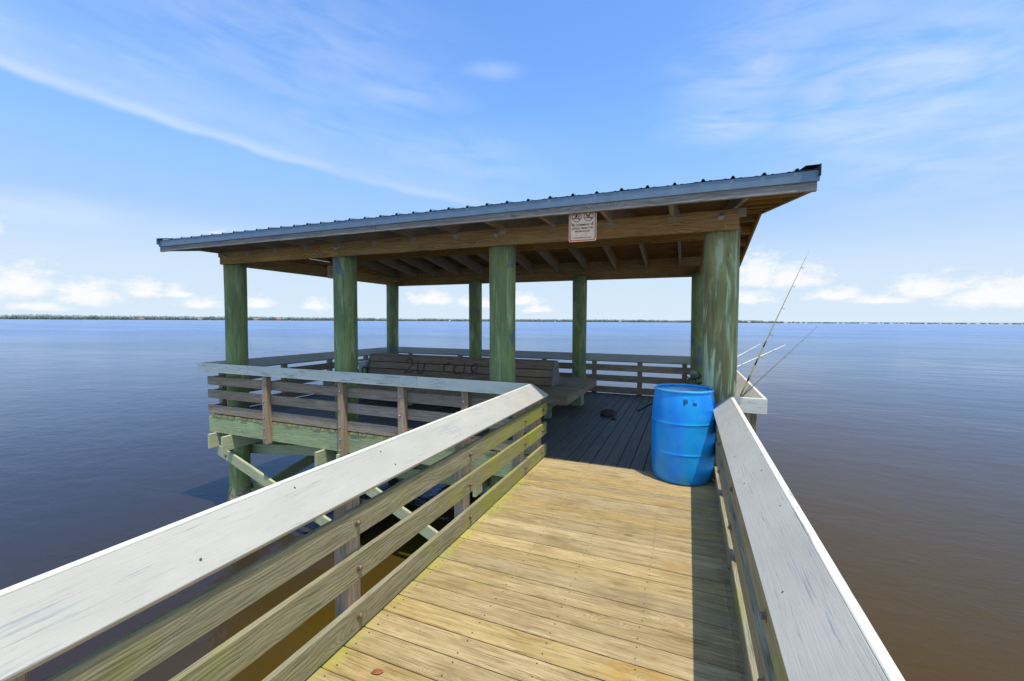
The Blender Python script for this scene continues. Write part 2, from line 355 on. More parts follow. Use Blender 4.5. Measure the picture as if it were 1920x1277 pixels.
def beam_mesh(L, w_, t_, m, c=.004, key='', endm=None):
    k = (round(L, 3), round(w_, 4), round(t_, 4), m.name, key)
    if k in _cache: return _cache[k]
    c = min(c, t_*.3)
    a, b = w_/2, t_/2
    sec = [(a-c, -b), (a, -b+c), (a, b-c), (a-c, b), (-a+c, b), (-a, b-c), (-a, -b+c), (-a+c, -b)]
    vs = [(-L/2, y, z) for y, z in sec]+[(L/2, y, z) for y, z in sec]
    fs = [(i, (i+1) % 8, 8+(i+1) % 8, 8+i) for i in range(8)]
    fs = [tuple(reversed(f)) for f in fs]
    fs += [tuple(range(8)), tuple(reversed(range(8, 16)))]
    me = bpy.data.meshes.new('timber'); me.from_pydata(vs, [], fs); me.materials.append(m)
    bm = bmesh.new(); bm.from_mesh(me); bmesh.ops.recalc_face_normals(bm, faces=bm.faces); bm.to_mesh(me); bm.free()
    if endm:
        me.materials.append(endm)
        for p_ in me.polygons:
            if abs(p_.normal.x) > .9: p_.material_index = 1
    _cache[k] = me
    return me
def frame(a, b, up=(0, 0, 1)):
    a, b = Vector(a), Vector(b); x = (b-a).normalized(); up = Vector(up)
    y = up.cross(x).normalized(); z = x.cross(y)
    mw = Matrix((x, y, z)).transposed().to_4x4(); mw.translation = (a+b)/2
    return mw, (b-a).length
def board(name, a, b, w_, t_, m, parent, up=(0, 0, 1), label=None, tilt=0, endm=None):
    """timber from a to b; w_ = width across, t_ = thickness along up"""
    mw, L = frame(a, b, up)
    if tilt: mw = mw @ Matrix.Rotation(tilt, 4, 'X')
    o = link(name, beam_mesh(L, w_, t_, m, endm=endm), None, parent, mw)
    if label: o['label'] = label
    return o
def prism(name, A, B, m, parent, label=None):
    """solid between polygon A and polygon B (same count), grain along A->B"""
    ca = sum((Vector(p) for p in A), Vector())/len(A); cb = sum((Vector(p) for p in B), Vector())/len(B)
    x = (cb-ca); 
    # direction of the first edge pair keeps grain straight even with mitred ends
    x = (Vector(B[0])-Vector(A[0])).normalized()
    up = Vector((0, 0, 1)); y = up.cross(x).normalized(); z = x.cross(y)
    mw = Matrix((x, y, z)).transposed().to_4x4(); mw.translation = (ca+cb)/2
    inv = mw.inverted(); n = len(A)
    vs = [inv @ Vector(p) for p in A]+[inv @ Vector(p) for p in B]
    fs = [(i, (i+1) % n, n+(i+1) % n, n+i) for i in range(n)]+[tuple(reversed(range(n))), tuple(range(n, 2*n))]
    bm = bmesh.new(); bv = [bm.verts.new(v) for v in vs]
    for f in fs: bm.faces.new([bv[i] for i in f])
    bmesh.ops.recalc_face_normals(bm, faces=bm.faces)
    bmesh.ops.bevel(bm, geom=[e for e in bm.edges], offset=.003, segments=1, affect='EDGES')
    me = bpy.data.meshes.new(name); bm.to_mesh(me); bm.free()
    o = link(name, me, m, parent, mw)
    if label: o['label'] = label
    return o
def rev(name, prof, m, parent, loc, seg=32, smooth=True, mw=None, closed=False):
    bm = bmesh.new(); rings = []
    for r, z in prof:
        rings.append([bm.verts.new((r*math.cos(2*math.pi*i/seg), r*math.sin(2*math.pi*i/seg), z)) for i in range(seg)])
    for a, b in zip(rings, rings[1:]):
        for i in range(seg): bm.faces.new((a[i], a[(i+1) % seg], b[(i+1) % seg], b[i]))
    if prof[0][0] > 1e-4: bm.faces.new(list(reversed(rings[0])))
    if not closed: bm.faces.new(rings[-1])
    bmesh.ops.remove_doubles(bm, verts=bm.verts, dist=1e-5)
    bmesh.ops.recalc_face_normals(bm, faces=bm.faces)
    if smooth:
        for f in bm.faces: f.smooth = len(f.verts) < 5
    me = bpy.data.meshes.new(name); bm.to_mesh(me); bm.free()
    return link(name, me, m, parent, mw if mw else Matrix.Translation(loc))
def tube(name, pts, radii, m, parent, seg=8):
    bm = bmesh.new(); rings = []; pts = [Vector(p) for p in pts]
    o0 = pts[0].copy()
    for i, p in enumerate(pts):
        d = (pts[min(i+1, len(pts)-1)]-pts[max(i-1, 0)]).normalized()
        s = d.cross(Vector((0, 0, 1)) if abs(d.z) < .95 else Vector((1, 0, 0))).normalized(); u = s.cross(d)
        r = radii[i] if isinstance(radii, (list, tuple)) else radii
        rings.append([bm.verts.new(p-o0+(s*math.cos(2*math.pi*k/seg)+u*math.sin(2*math.pi*k/seg))*r) for k in range(seg)])
    for a, b in zip(rings, rings[1:]):
        for i in range(seg): f = bm.faces.new((a[i], a[(i+1) % seg], b[(i+1) % seg], b[i])); f.smooth = True
    bm.faces.new(list(reversed(rings[0]))); bm.faces.new(rings[-1])
    bmesh.ops.recalc_face_normals(bm, faces=bm.faces)
    me = bpy.data.meshes.new(name); bm.to_mesh(me); bm.free()
    return link(name, me, m, parent, Matrix.Translation(o0))
# bolt head: a dome with a washer, local Z is the outward direction
def bolt_mesh():
    bm = bmesh.new(); seg = 10; rings = []
    for r, z in [(.021, 0), (.021, .003), (.013, .004), (.013, .014), (.009, .019), (.003, .021)]:
        rings.append([bm.verts.new((r*math.cos(2*math.pi*i/seg), r*math.sin(2*math.pi*i/seg), z)) for i in range(seg)])
    for a, b in zip(rings, rings[1:]):
        for i in range(seg): bm.faces.new((a[i], a[(i+1) % seg], b[(i+1) % seg], b[i]))
    bm.faces.new(rings[-1]); me = bpy.data.meshes.new('bolt'); bm.to_mesh(me); bm.free(); return me
BOLT = {}
for k in ('rust', 'galv'):
    BOLT[k] = bolt_mesh(); BOLT[k].materials.append(M[k])
def bolt(p, n, parent, kind='rust', s=1.0, name='bolt'):
    q = Vector(n).to_track_quat('Z', 'Y').to_matrix().to_4x4()
    mw = Matrix.Translation(p) @ q @ Matrix.Scale(s, 4)
    return link(name, BOLT[kind], None, parent, mw)

# ================================================================== SETTING: water
WZ = -1.78
def make_water():
    bm = bmesh.new()
    ys = [-9000, -300, -40, 0, 40, 300, 2000, 9000]
    g = [[bm.verts.new((x, y, 0)) for x in ys] for y in ys]
    for i in range(len(ys)-1):
        for j in range(len(ys)-1): bm.faces.new((g[i][j], g[i][j+1], g[i+1][j+1], g[i+1][j]))
    me = bpy.data.meshes.new('water'); bm.to_mesh(me); bm.free()
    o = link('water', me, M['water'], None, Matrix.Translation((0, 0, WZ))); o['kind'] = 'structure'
make_water()

# ================================================================== far shore
def azpt(az, dist): return Vector((math.sin(R(az))*dist, math.cos(R(az))*dist, 0))
M['trees'] = simple('far tree crowns', (.19, .235, .225), 1.0, 0, .35, .03)  # distance haze put into the crown colour, paler and bluer; no air volume
M['treesdark'] = simple('far causeway concrete', (.30, .31, .31), .9, 0, .1, .1)
def make_shore():
    # ragged wooded bank: several thousand small crown clumps following the far bank
    bm = bmesh.new()
    rnd = random.Random(3)
    az = -100.0
    def base_h(a):
        h = 18 if a < -40 else 15.0
        if a > -5: h = 13
        if a > 8: h = 9.0-(a-8)*.35
        if a > 16: h = 5.5
        return h
    while az < 60:
        for row in range(3):
            dist = 2600+row*35+rnd.uniform(-12, 12)
            a = az+rnd.uniform(-.12, .12)
            if a > 9.5 and row > 0: continue
            if 9.5 < a and mnoise.noise(Vector((a*2.1, 3, 0))) < -.05: continue
            big = mnoise.noise(Vector((a*.35, 0, 0)))*2.5+mnoise.noise(Vector((a*1.7, 5, 0)))*2.2
            h = max(3, base_h(a)+big+rnd.uniform(-1.5, 1.8)+row*1.2)
            c = azpt(a, dist); r = rnd.uniform(5.5, 9.5)
            m4 = Matrix.Translation((c.x, c.y, WZ+h*.5)) @ Matrix.Rotation(rnd.uniform(0, 3), 4, 'Z') @ Matrix.Diagonal((r, r, h*.52, 1))
            bmesh.ops.create_icosphere(bm, subdivisions=1, radius=1, matrix=m4)
        az += .17
    me = bpy.data.meshes.new('far_wood'); bm.to_mesh(me); bm.free()
    o = link('far_wood', me, M['trees']); o['kind'] = 'stuff'
    o['label'] = 'low dark line of trees along the far bank'
    # bank
    bm = bmesh.new(); prev = None
    for k in range(0, 161):
        a = -100+k; z = WZ+.9
        ring = [bm.verts.new((*azpt(a, d).xy, zz)) for d, zz in ((2580, WZ-.5), (2584, z), (2760, z+1))]
        if prev:
            for i in range(2): bm.faces.new((prev[i], ring[i], ring[i+1], prev[i+1]))
        prev = ring
    me = bpy.data.meshes.new('far_bank'); bm.to_mesh(me); bm.free()
    o = link('far_bank', me, simple('far bank sand', (.34, .31, .25), 1, 0, .2, .02)); o['kind'] = 'structure'
make_shore()
def house(az, wd, ht, wall, roofc, label, dist=2570):
    c = azpt(az, dist); t = thing('waterfront_house', label, 'house', (c.x, c.y, WZ), None, -R(az))
    mwall = simple('wall '+label[:18], wall, .9, 0, .05, .1); mroof = simple('roof '+label[:18], roofc, .9, 0, .1, .1)
    def bx(bm, x0, x1, y0, y1, z0, z1):
        v = [bm.verts.new(p) for p in ((x0, y0, z0), (x1, y0, z0), (x1, y1, z0), (x0, y1, z0), (x0, y0, z1), (x1, y0, z1), (x1, y1, z1), (x0, y1, z1))]
        for f in ((0, 3, 2, 1), (4, 5, 6, 7), (0, 1, 5, 4), (1, 2, 6, 5), (2, 3, 7, 6), (3, 0, 4, 7)): bm.faces.new([v[i] for i in f])
    T = Matrix.Translation(c+Vector((0, 0, WZ))) @ Matrix.Rotation(-R(az), 4, 'Z')
    bm = bmesh.new(); bx(bm, -wd/2, wd/2, 0, 12, .3, ht); me = bpy.data.meshes.new('wall'); bm.to_mesh(me); bm.free(); link('wall', me, mwall, t, T)
    bm = bmesh.new()
    v = [bm.verts.new(p) for p in ((-wd/2-1, -1, ht), (wd/2+1, -1, ht), (wd/2+1, 13, ht), (-wd/2-1, 13, ht), (-wd/2+3, 6, ht+3.2), (wd/2-3, 6, ht+3.2))]
    for f in ((0, 1, 5, 4), (1, 2, 5), (2, 3, 4, 5), (3, 0, 4), (3, 2, 1, 0)): bm.faces.new([v[i] for i in f])
    me = bpy.data.meshes.new('roof'); bm.to_mesh(me); bm.free(); link('roof', me, mroof, t, T)
    mg = simple('far window glass', (.05, .06, .08), .2) if 'farwin' not in M else M['farwin']; M['farwin'] = mg
    for k in range(max(2, int(wd/9))):
        x = -wd/2+4+k*(wd-8)/max(1, int(wd/9)-1)
        bm = bmesh.new(); bx(bm, x-1.4, x+1.4, -.15, .1, ht*.35, ht*.72); me = bpy.data.meshes.new('window'); bm.to_mesh(me); bm.free(); link('window', me, mg, t, T)
for args in [(-63.2, 24, 7, (.50, .36, .25), (.34, .27, .22), 'long tan house leftmost on the far shore under trees'),
             (-58.4, 20, 6, (.62, .48, .34), (.40, .33, .28), 'small cream house on the far shore left of the red brick one'),
             (-55.5, 22, 7, (.50, .24, .15), (.36, .2, .15), 'red brick house on the far shore left of the tan pair'),
             (-53.2, 26, 8, (.60, .44, .26), (.42, .32, .22), 'sand coloured house with two storeys on the far shore'),
             (-50.9, 28, 8, (.62, .25, .15), (.50, .20, .13), 'salmon red house nearest the left column on the far shore'),
             (-43.5, 16, 5, (.7, .68, .62), (.5, .5, .5), 'white waterfront house seen between the two left columns'),
             (-30.6, 14, 5, (.72, .72, .70), (.5, .5, .5), 'small white house between the middle back columns'),
             (-23.4, 15, 5, (.7, .62, .5), (.45, .42, .4), 'beige house seen just left of the centre column'),
             (-8.2, 14, 6, (.75, .75, .74), (.5, .52, .55), 'white house right of the back column on the far shore'),
             (6.6, 15, 5, (.7, .68, .64), (.5, .5, .5), 'pale house on the far shore behind the fishing rods')]:
    house(*args)
def causeway():
    t = thing('causeway_bridge', 'long low road bridge crossing the water at the far right horizon', 'bridge', tuple(azpt(22, 3000)+Vector((0, 0, WZ))))
    a0, a1 = azpt(8.0, 3000), azpt(62, 3400)
    n = 60
    board('bridge_deck', a0+Vector((0, 0, WZ+6)), a1+Vector((0, 0, WZ+6)), 14, 2.0, M['treesdark'], t)
    bm = bmesh.new(); bmesh.ops.create_cube(bm, size=1, matrix=Matrix.Diagonal((5, 3, 5.2, 1)))
    me = bpy.data.meshes.new('pier'); bm.to_mesh(me); bm.free()
    for k in range(n*2):
        p = a0.lerp(a1, (k+.5)/(n*2)); link('pier', me, M['treesdark'], t, Matrix.Translation((p.x, p.y, WZ+2.4)))
causeway()

# ================================================================== PIER PLATFORM + BOARDWALK
XL, XR, YF, YB = -7.58, .595, 4.80, 9.79          # reference lines (outer face of the rail boards)
walk = thing('boardwalk', 'sunlit yellowish boardwalk of crosswise planks leading to the shelter', 'walkway', (-.65, 0, 0))
y = 4.795-.069
k = 0
while y > -4.2:
    dz = random.uniform(-.0018, .0018)
    board('plank', (-1.60-random.uniform(0, .02), y, -.019+dz), (.325+random.uniform(0, .02), y, -.019+dz), .1385, .038, M['deck'], walk, tilt=random.uniform(-.006, .006))
    y -= .1455; k += 1
bm = bmesh.new(); yn = 4.795-.069
while yn > -4.2:
    for xn in (-1.50, -1.0, -.63, -.2, .255):
        for dy in (-.04, .04):
            px_, py_ = xn+random.uniform(-.008, .008), yn+dy+random.uniform(-.006, .006)
            v = [bm.verts.new((px_+.0042*math.cos(k*math.pi/3), py_+.0042*math.sin(k*math.pi/3), .0022)) for k in range(6)]; bm.faces.new(v)
    yn -= .1455
me = bpy.data.meshes.new('nail_heads'); bm.to_mesh(me); bm.free()
o = link('nail_heads', me, simple('dull nail', (.13, .10, .07), .5, .6), walk, Matrix.Identity(4)); o['kind'] = 'stuff'
for x in (-1.535, -1.0, -.63, -.2, .26):
    board('stringer', (x, -4.25, -.165), (x, 4.76, -.165), .04, .25, M['green'], walk)
for yy in (-3.05, -.35, 2.35):
    board('bent_cap', (-1.75, yy-.2, -.42), (.48, yy-.2, -.42), .06, .24, M['green'], walk)
    board('bent_cap', (-1.75, yy+.2, -.42), (.48, yy+.2, -.42), .06, .24, M['green'], walk)
def pile(parent, x, y, z0, z1, r0, r1, m, name='column', seed=0):
    """round timber; slightly crooked and out of round"""
    seg = 28; n = max(4, int((z1-z0)/.22)); bm = bmesh.new(); rings = []
    for i in range(n+1):
        f = i/n; z = z0+(z1-z0)*f; r = r0+(r1-r0)*f
        cx = .012*mnoise.noise(Vector((seed, z*.6, 1))); cy = .012*mnoise.noise(Vector((seed, z*.6, 9)))
        ring = []
        for s in range(seg):
            a = 2*math.pi*s/seg
            rr = r*(1+.035*mnoise.noise(Vector((math.cos(a)*1.3+seed*3, math.sin(a)*1.3, z*.9)))+.012*mnoise.noise(Vector((math.cos(a)*5+seed, math.sin(a)*5, z*2))))
            ring.append(bm.verts.new((cx+rr*math.cos(a), cy+rr*math.sin(a), z)))
        rings.append(ring)
    for a, b in zip(rings, rings[1:]):
        for s in range(seg): f = bm.faces.new((a[s], a[(s+1) % seg], b[(s+1) % seg], b[s])); f.smooth = True
    bm.faces.new(list(reversed(rings[0]))); bm.faces.new(rings[-1])
    me = bpy.data.meshes.new(name); bm.to_mesh(me); bm.free()
    return link(name, me, m, parent, Matrix.Translation((x, y, 0)))
def crust(parent, x, y, r, z0, z1, seed):
    bm = bmesh.new(); seg, n = 40, 14; rings = []
    for i in range(n+1):
        z = z0+(z1-z0)*i/n; ring = []
        edge = min(1, (n-i)/3.0)
        for s in range(seg):
            a = 2*math.pi*s/seg
            q = mnoise.noise(Vector((math.cos(a)*4+seed, math.sin(a)*4, z*9)))+.6*mnoise.noise(Vector((math.cos(a)*11, math.sin(a)*11+seed, z*22)))
            rr = r*.985+edge*max(0, .018+.035*q)
            zz = z+(.07*mnoise.noise(Vector((math.cos(a)*3, math.sin(a)*3, seed))) if i == n else 0)
            ring.append(bm.verts.new((rr*math.cos(a), rr*math.sin(a), zz)))
        rings.append(ring)
    for a, b in zip(rings, rings[1:]):
        for s in range(seg): bm.faces.new((a[s], a[(s+1) % seg], b[(s+1) % seg], b[s]))
    me = bpy.data.meshes.new('barnacle_crust'); bm.to_mesh(me); bm.free()
    o = link('barnacle_crust', me, M['barn'], parent, Matrix.Translation((x, y, 0))); o['kind'] = 'stuff'
for i, (px, py) in enumerate([(-1.15, -3.05), (-.1, -3.05), (-1.15, -.35), (-.1, -.35), (-1.15, 2.35), (-.1, 2.35)]):
    pp = pile(walk, px, py, -3.2, -.3, .14, .15, M['pile'], 'pile', 40+i)
    crust(pp, px, py, .147, WZ-.25, WZ+.45, 50+i)

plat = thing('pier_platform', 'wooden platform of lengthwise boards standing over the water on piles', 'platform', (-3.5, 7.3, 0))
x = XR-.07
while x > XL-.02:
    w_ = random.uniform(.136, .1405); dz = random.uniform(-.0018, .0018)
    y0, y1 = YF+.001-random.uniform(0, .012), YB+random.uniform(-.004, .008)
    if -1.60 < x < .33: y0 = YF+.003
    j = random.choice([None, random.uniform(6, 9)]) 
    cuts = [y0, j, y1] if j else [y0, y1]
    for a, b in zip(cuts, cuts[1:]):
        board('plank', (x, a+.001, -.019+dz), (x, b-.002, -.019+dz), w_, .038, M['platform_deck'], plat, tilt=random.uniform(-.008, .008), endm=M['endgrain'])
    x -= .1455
# rim joists (front pale green, long), joists along X, girders along Y in pairs
def joist_row(y, m=M['green'], name='joist', x0=XL-.0, x1=XR):
    board(name, (x0, y, -.175), (x1, y, -.175), .036, .268, m, plat)
board('rim_joist', (XL-.05, YF+.0195, -.177), (-4.9, YF+.0195, -.177), .036, .272, M['green'], plat, label='pale green edge beam')
board('rim_joist', (-4.895, YF+.0195, -.177), (-1.70, YF+.0195, -.177), .036, .272, M['green'], plat)
board('rim_joist', (.36, YF+.0195, -.177), (XR+.05, YF+.0195, -.177), .036, .272, M['green'], plat)
yy = YF+.55
while yy < YB-.3: joist_row(yy); yy += .55
joist_row(YB-.0195, name='rim_joist')
for xx in (XL-.02, XR+.02):
    board('rim_joist', (xx, YF+.04, -.177), (xx, YB-.04, -.177), .036, .272, M['green'], plat)
CF = [(-7.28, 5.08), (-4.83, 5.08), (-2.22, 5.08), (.318, 5.08)]
CB = [(-7.36, 9.45), (-4.86, 9.45), (-2.25, 9.45), (.21, 9.45)]
for (xa, ya), (xb, yb) in zip(CF, CB):
    for s in (-1, 1):
        board('girder', (xa+s*.19, 4.66+random.uniform(-.02, .03), -.44), (xb+s*.19, 9.98, -.44), .045, .245, M['paleyellow'], plat)
# bracing
def brace(a, b, w_=.19, lab=None, m_='green'): 
    return board('brace', a, b, .045, w_, M[m_], plat, up=(0, 0, 1), label=lab)
brace((-7.50, 4.86, -.62), (-4.75, 4.86, -1.58), .17, 'sunlit diagonal brace', 'paleyellow')
brace((-4.72, 4.86, -.60), (-2.30, 4.86, -1.66), .17, None, 'paleyellow')
brace((-7.45, 5.30, -.72), (-4.70, 5.30, -.46), .17)
brace((-4.8, 5.30, -.72), (-2.2, 5.30, -.62), .17)
brace((-2.2, 5.30, -.72), (.3, 5.30, -.62), .17)
for xa, xb in ((-7.28, -7.36), (-4.83, -4.86), (-2.22, -2.25), (.318, .21)):
    brace((xa+.235, 5.15, -1.45), (xb+.235, 9.4, -.66), .19)
    brace((xa-.235, 5.15, -.7), (xb-.235, 9.4, -1.45), .19)
brace((-7.36, 9.27, -.7), (-4.86, 9.27, -1.6), .19); brace((-4.86, 9.27, -1.6), (-2.25, 9.27, -.7), .19); brace((-2.2, 9.27, -.7), (.2, 9.27, -1.6), .19)
brace((-7.6, 5.27, -1.40), (-4.6, 5.27, -1.30), .19)
for x_, z_ in ((-7.28, -.70), (-4.8, -.72), (-2.2, -.72)): bolt((x_, 4.836, z_), (0, -1, 0), plat, 'rust', 1.3)

# ================================================================== RAILINGS
ZT, ZI = .885, .755
def railing(label, A, B, out, posts, endA, endB, bm_, pm_, cap_cuts=(), bolts_in='rust', bolts_out=None, post_bottom=-.36, capmat='cap', loc=None, board_ext=(0, 0), board_cuts=(), below=True):
    """A->B along the reference line; out = outward unit vector. endA/endB: +1 outside corner, -1 inside corner, 0 square"""
    A, B, out = Vector((*A, 0)), Vector((*B, 0)), Vector((*out, 0)); d = (B-A).normalized(); L = (B-A).length
    t = thing('deck_railing', label, 'railing', tuple((A+B)/2), 'railings of the pier')
    up = Vector((0, 0, 1))
    def pt(s, o, z): return A+d*s+out*o+up*z
    def run(cuts, sec, mname, name):
        cs = [0]+list(cuts)+[L]
        for i, (s0, s1) in enumerate(zip(cs, cs[1:])):
            PA, PB = [], []
            for o, z in sec:
                a = s0+(-endA*o if i == 0 else .0015); b = s1+(endB*o if i == len(cs)-2 else -.0015)
                PA.append(pt(a, o, z)); PB.append(pt(b, o, z))
            prism(name, PA, PB, M[mname], t)
    run(cap_cuts, [(.0895, ZT), (-.063, ZI-.012), (-.039, ZI-.038), (.0895, ZT-.048)], capmat, 'rail_cap')
    bmn = bmesh.new(); q = .35
    while q < L-.1:
        for o_ in (-.02, .06):
            f = (o_+.063)/(.0895+.063); z_ = ZI-.012+(ZT-ZI+.012)*f+.0012; c_ = pt(q+random.uniform(-.03, .03), o_+random.uniform(-.006, .006), z_)
            nrm_ = (up*.1525-out*.142).normalized(); tx = d; ty = nrm_.cross(tx)
            vv = [bmn.verts.new(c_+(tx*math.cos(k*math.pi/3)+ty*math.sin(k*math.pi/3))*.0048) for k in range(6)]; bmn.faces.new(vv)
        q += random.uniform(.38, .62)
    me = bpy.data.meshes.new('nail_heads'); bmn.to_mesh(me); bmn.free()
    nh = link('nail_heads', me, M['naildark'], t, Matrix.Identity(4)); nh['kind'] = 'stuff'
    run([c*.93 for c in cap_cuts], [(.0905, ZT+.004), (.0905, ZT-.145), (.1205, ZT-.145), (.1205, ZT+.004)], 'fascia', 'edge_board')
    for z in (.012, .275, .508):
        cs = [board_ext[0]]+list(board_cuts)+[L+board_ext[1]]
        for s0, s1 in zip(cs, cs[1:]):
            j = random.uniform(-.004, .004)
            board('rail_board', pt(s0+.002, -.0165, z+.0715+j), pt(s1-.002, -.0165, z+.0715+j), .031, .143, M[bm_], t)
    for s in posts:
        o = .044
        ptop = ZT-.055-.06
        mw, L_ = frame(pt(s, o, post_bottom), pt(s, o, ZT-.15), out)
        po = link('post', beam_mesh(L_, .10, .086, M[pm_]), None, t, mw)
        for z in (.09, .345, .585):
            if bolts_in: bolt(pt(s+random.uniform(-.012, .012), -.0325, z), -out, po, bolts_in, 1.0)
        if bolts_out:
            for z in (.60, .34, .08, -.10, -.26): bolt(pt(s-.01, .0875, z), out, po, bolts_out, .75)
    return t
rl = railing('long white capped walkway railing on the left with mossy boards', (-1.581, -4.2), (-1.581, YF), (-1, 0), [1.0, 2.23, 3.46, 4.67, 5.90, 7.13, 8.35, 8.92], 0, -1, 'rail', 'post', cap_cuts=(3.4,), post_bottom=-.36, board_ext=(0, .075), board_cuts=(3.46, 8.45))
rr = railing('long white capped walkway railing on the right beside the blue barrel', (.308, -4.2), (.308, YF), (1, 0), [1.0, 2.23, 3.46, 4.67, 5.90, 7.13, 8.2], 0, -1, 'rail', 'post', cap_cuts=(3.4,), board_ext=(0, -.02), board_cuts=(3.46,))
fl = railing('front platform railing with white edge board left of the walkway', (XL, YF), (-1.581, YF), (0, -1), [1.43, 2.98, 4.03, 5.0], 1, -1, 'railbrown', 'post', cap_cuts=(1.19, 4.64), bolts_in=None, bolts_out='galv', post_bottom=-.34, board_ext=(-.07, 0), board_cuts=(2.98,))
frr = railing('short white railing piece at the right front corner of the platform', (.308, YF), (XR, YF), (0, -1), [.215], -1, 1, 'railbrown', 'railbrown', bolts_in=None, bolts_out='galv', board_ext=(.0, .03))
lf = railing('left side platform railing in the roof shade', (XL, YF), (XL, YB), (-1, 0), [.25, 1.5, 2.7, 3.9, 4.9], 1, 1, 'railbrown', 'railbrown', cap_cuts=(2.5,), bolts_in=None, board_cuts=(2.7,), board_ext=(.04, 0))
bk = railing('back platform railing behind the bench, in shade against the water', (XL, YB), (XR, YB), (0, 1), [.52, 2.08, 3.28, 4.39, 5.60, 6.61, 7.53, 8.1], 1, 1, 'railbrown', 'railbrown', cap_cuts=(4.4,), bolts_in=None, board_cuts=(4.39,), board_ext=(.0, 0))
rt = railing('right side platform railing with sunlit white cap and rods leaning on it', (XR, YF), (XR, YB), (1, 0), [.3, 1.5, 2.7, 3.9, 4.9], 1, 1, 'railbrown', 'railbrown', cap_cuts=(2.6,), bolts_in=None, board_cuts=(2.7,), board_ext=(.04, 0))

# ================================================================== SHELTER
sh = thing('picnic_shelter', 'open timber shelter with ribbed metal gable roof on green round columns', 'shelter', (-3.5, 7.28, 0))
for i, (px, py) in enumerate(CF+CB):
    front = i < 4
    pp = pile(sh, px, py, -3.2, 2.62, .158 if front else .15, .172 if front else .16, M['pile_mottled'] if i == 3 else M['pile'], 'column', i*7.3)
    crust(pp, px, py, .16, WZ-.3, WZ+.5, i*3.1)
EY, RY, BY = 4.30, 7.28, 10.26
X0, X1 = -7.94, .965
SL = .163
def zb(y): return 2.72+SL*((y-EY) if y <= RY else (BY-y))
# beams
def rbeam(a, b, w_=.04, h=.205, nm='beam', m='roofwood'): return board(nm, a, b, w_, h, M[m], sh)
for y0, y1 in ((4.88, 5.26), (9.64, 9.27)):
    rbeam((-7.34, y0, 2.655), (-4.745, y0, 2.655)); rbeam((-4.741, y0, 2.655), (.45, y0, 2.655))
for xx in (-7.36, -7.25, .2):
    rbeam((xx, 4.92, 2.66), (xx, 9.6, 2.66), nm='side_beam')
board('ridge_board', (-7.33, RY, 3.01), (.45, RY, 3.01), .04, .25, M['roofwood'], sh)
# rafters: one front and one back piece each
rx = [.47-.65*k for k in range(13)]
def slope_board(x, ya, yb_, w_, h, m, nm, lift=0.0, parent=sh):
    ya2, yb2 = ya, yb_
    A = [(x-w_/2, ya, zb(ya)+lift), (x+w_/2, ya, zb(ya)+lift), (x+w_/2, ya, zb(ya)+lift+h), (x-w_/2, ya, zb(ya)+lift+h)]
    B = [(x-w_/2, yb_, zb(yb_)+lift), (x+w_/2, yb_, zb(yb_)+lift), (x+w_/2, yb_, zb(yb_)+lift+h), (x-w_/2, yb_, zb(yb_)+lift+h)]
    return prism(nm, A, B, m, parent)
for x in rx:
    lo_ = 0.0 if x > .4 else -.085
    for s in (0, 1):
        f = (lambda y: y) if s == 0 else (lambda y: 2*RY-y)
        prof_ = [(EY+.045, 0.0), (4.92, lo_), (RY-.021, lo_)]
        top_ = [(RY-.021, .14), (EY+.045, .14)]
        pr = [(f(y_), zb(y_)+o_) for y_, o_ in prof_+top_]
        a_ = [(x-.02, y_, z_) for y_, z_ in pr]; b_ = [(x+.02, y_, z_) for y_, z_ in pr]
        mw = Matrix.Translation((x, f((EY+RY)/2), zb(6))) @ Matrix.Rotation(R(90), 4, 'Z')
        bm = bmesh.new(); inv = mw.inverted()
        va = [bm.verts.new(inv @ Vector(p)) for p in a_]; vb = [bm.verts.new(inv @ Vector(p)) for p in b_]
        bm.faces.new(va); bm.faces.new(list(reversed(vb)))
        for i in range(5): bm.faces.new((va[i], vb[i], vb[(i+1) % 5], va[(i+1) % 5]))
        bmesh.ops.recalc_face_normals(bm, faces=bm.faces)
        me = bpy.data.meshes.new('rafter'); bm.to_mesh(me); bm.free()
        link('rafter', me, M['rafterwood'], sh, mw)
    for yf, s in ((4.858, -1),):
        board('rafter_tie', (x-.042, yf, 2.715), (x+.042, yf, 2.715), .006, .09, M['rafterwood'], sh)
# rake boards
for x in (X0+.018, X1-.018):
    slope_board(x, EY+.005, RY-.001, .034, .15, M['greywood'] if x < 0 else M['roofwood'], 'rake_board')
    slope_board(x, RY+.001, BY-.005, .034, .15, M['roofwood'], 'rake_board')
# lookouts under the right and left overhangs
for sgn, xa, xb in ((1, .49, X1-.037), (-1, X0+.037, -7.355)):
    for yy in (4.75, 5.3, 5.9, 6.5, 7.0, 7.55, 8.1, 8.7, 9.3, 9.85):
        board('lookout', (xa, yy, zb(yy)+.072), (xb, yy, zb(yy)+.072), .036, .13, M['roofwood'], sh, tilt=0)
# roof boards above the rafters, running along X
ang = math.atan(SL)
for side in (0, 1):
    n = 20; span = RY-EY-.03
    for k in range(n):
        yc = EY+.03+span*(k+.5)/n
        if side: yc = 2*RY-yc
        z = zb(yc)+.1525
        w_ = span/n/math.cos(ang)-.006
        cut = random.choice([-5.68, -3.73, -2.43])
        for xa, xb in ((X0+.01, cut), (cut+.004, X1-.01)):
            board('roof_plank', (xa, yc, z), (xb, yc, z), w_, .02, M['decking'], sh, tilt=(ang if side == 0 else -ang)*1.0)
# front & back fascia
board('fascia', (X0, EY+.02, 2.79), (-3.6, EY+.02, 2.79), .036, .148, M['greywood'], sh)
board('fascia', (-3.596, EY+.02, 2.79), (X1, EY+.02, 2.79), .036, .148, M['greywood'], sh)
board('fascia', (X0, BY-.02, 2.79), (X1, BY-.02, 2.79), .036, .148, M['greywood'], sh)
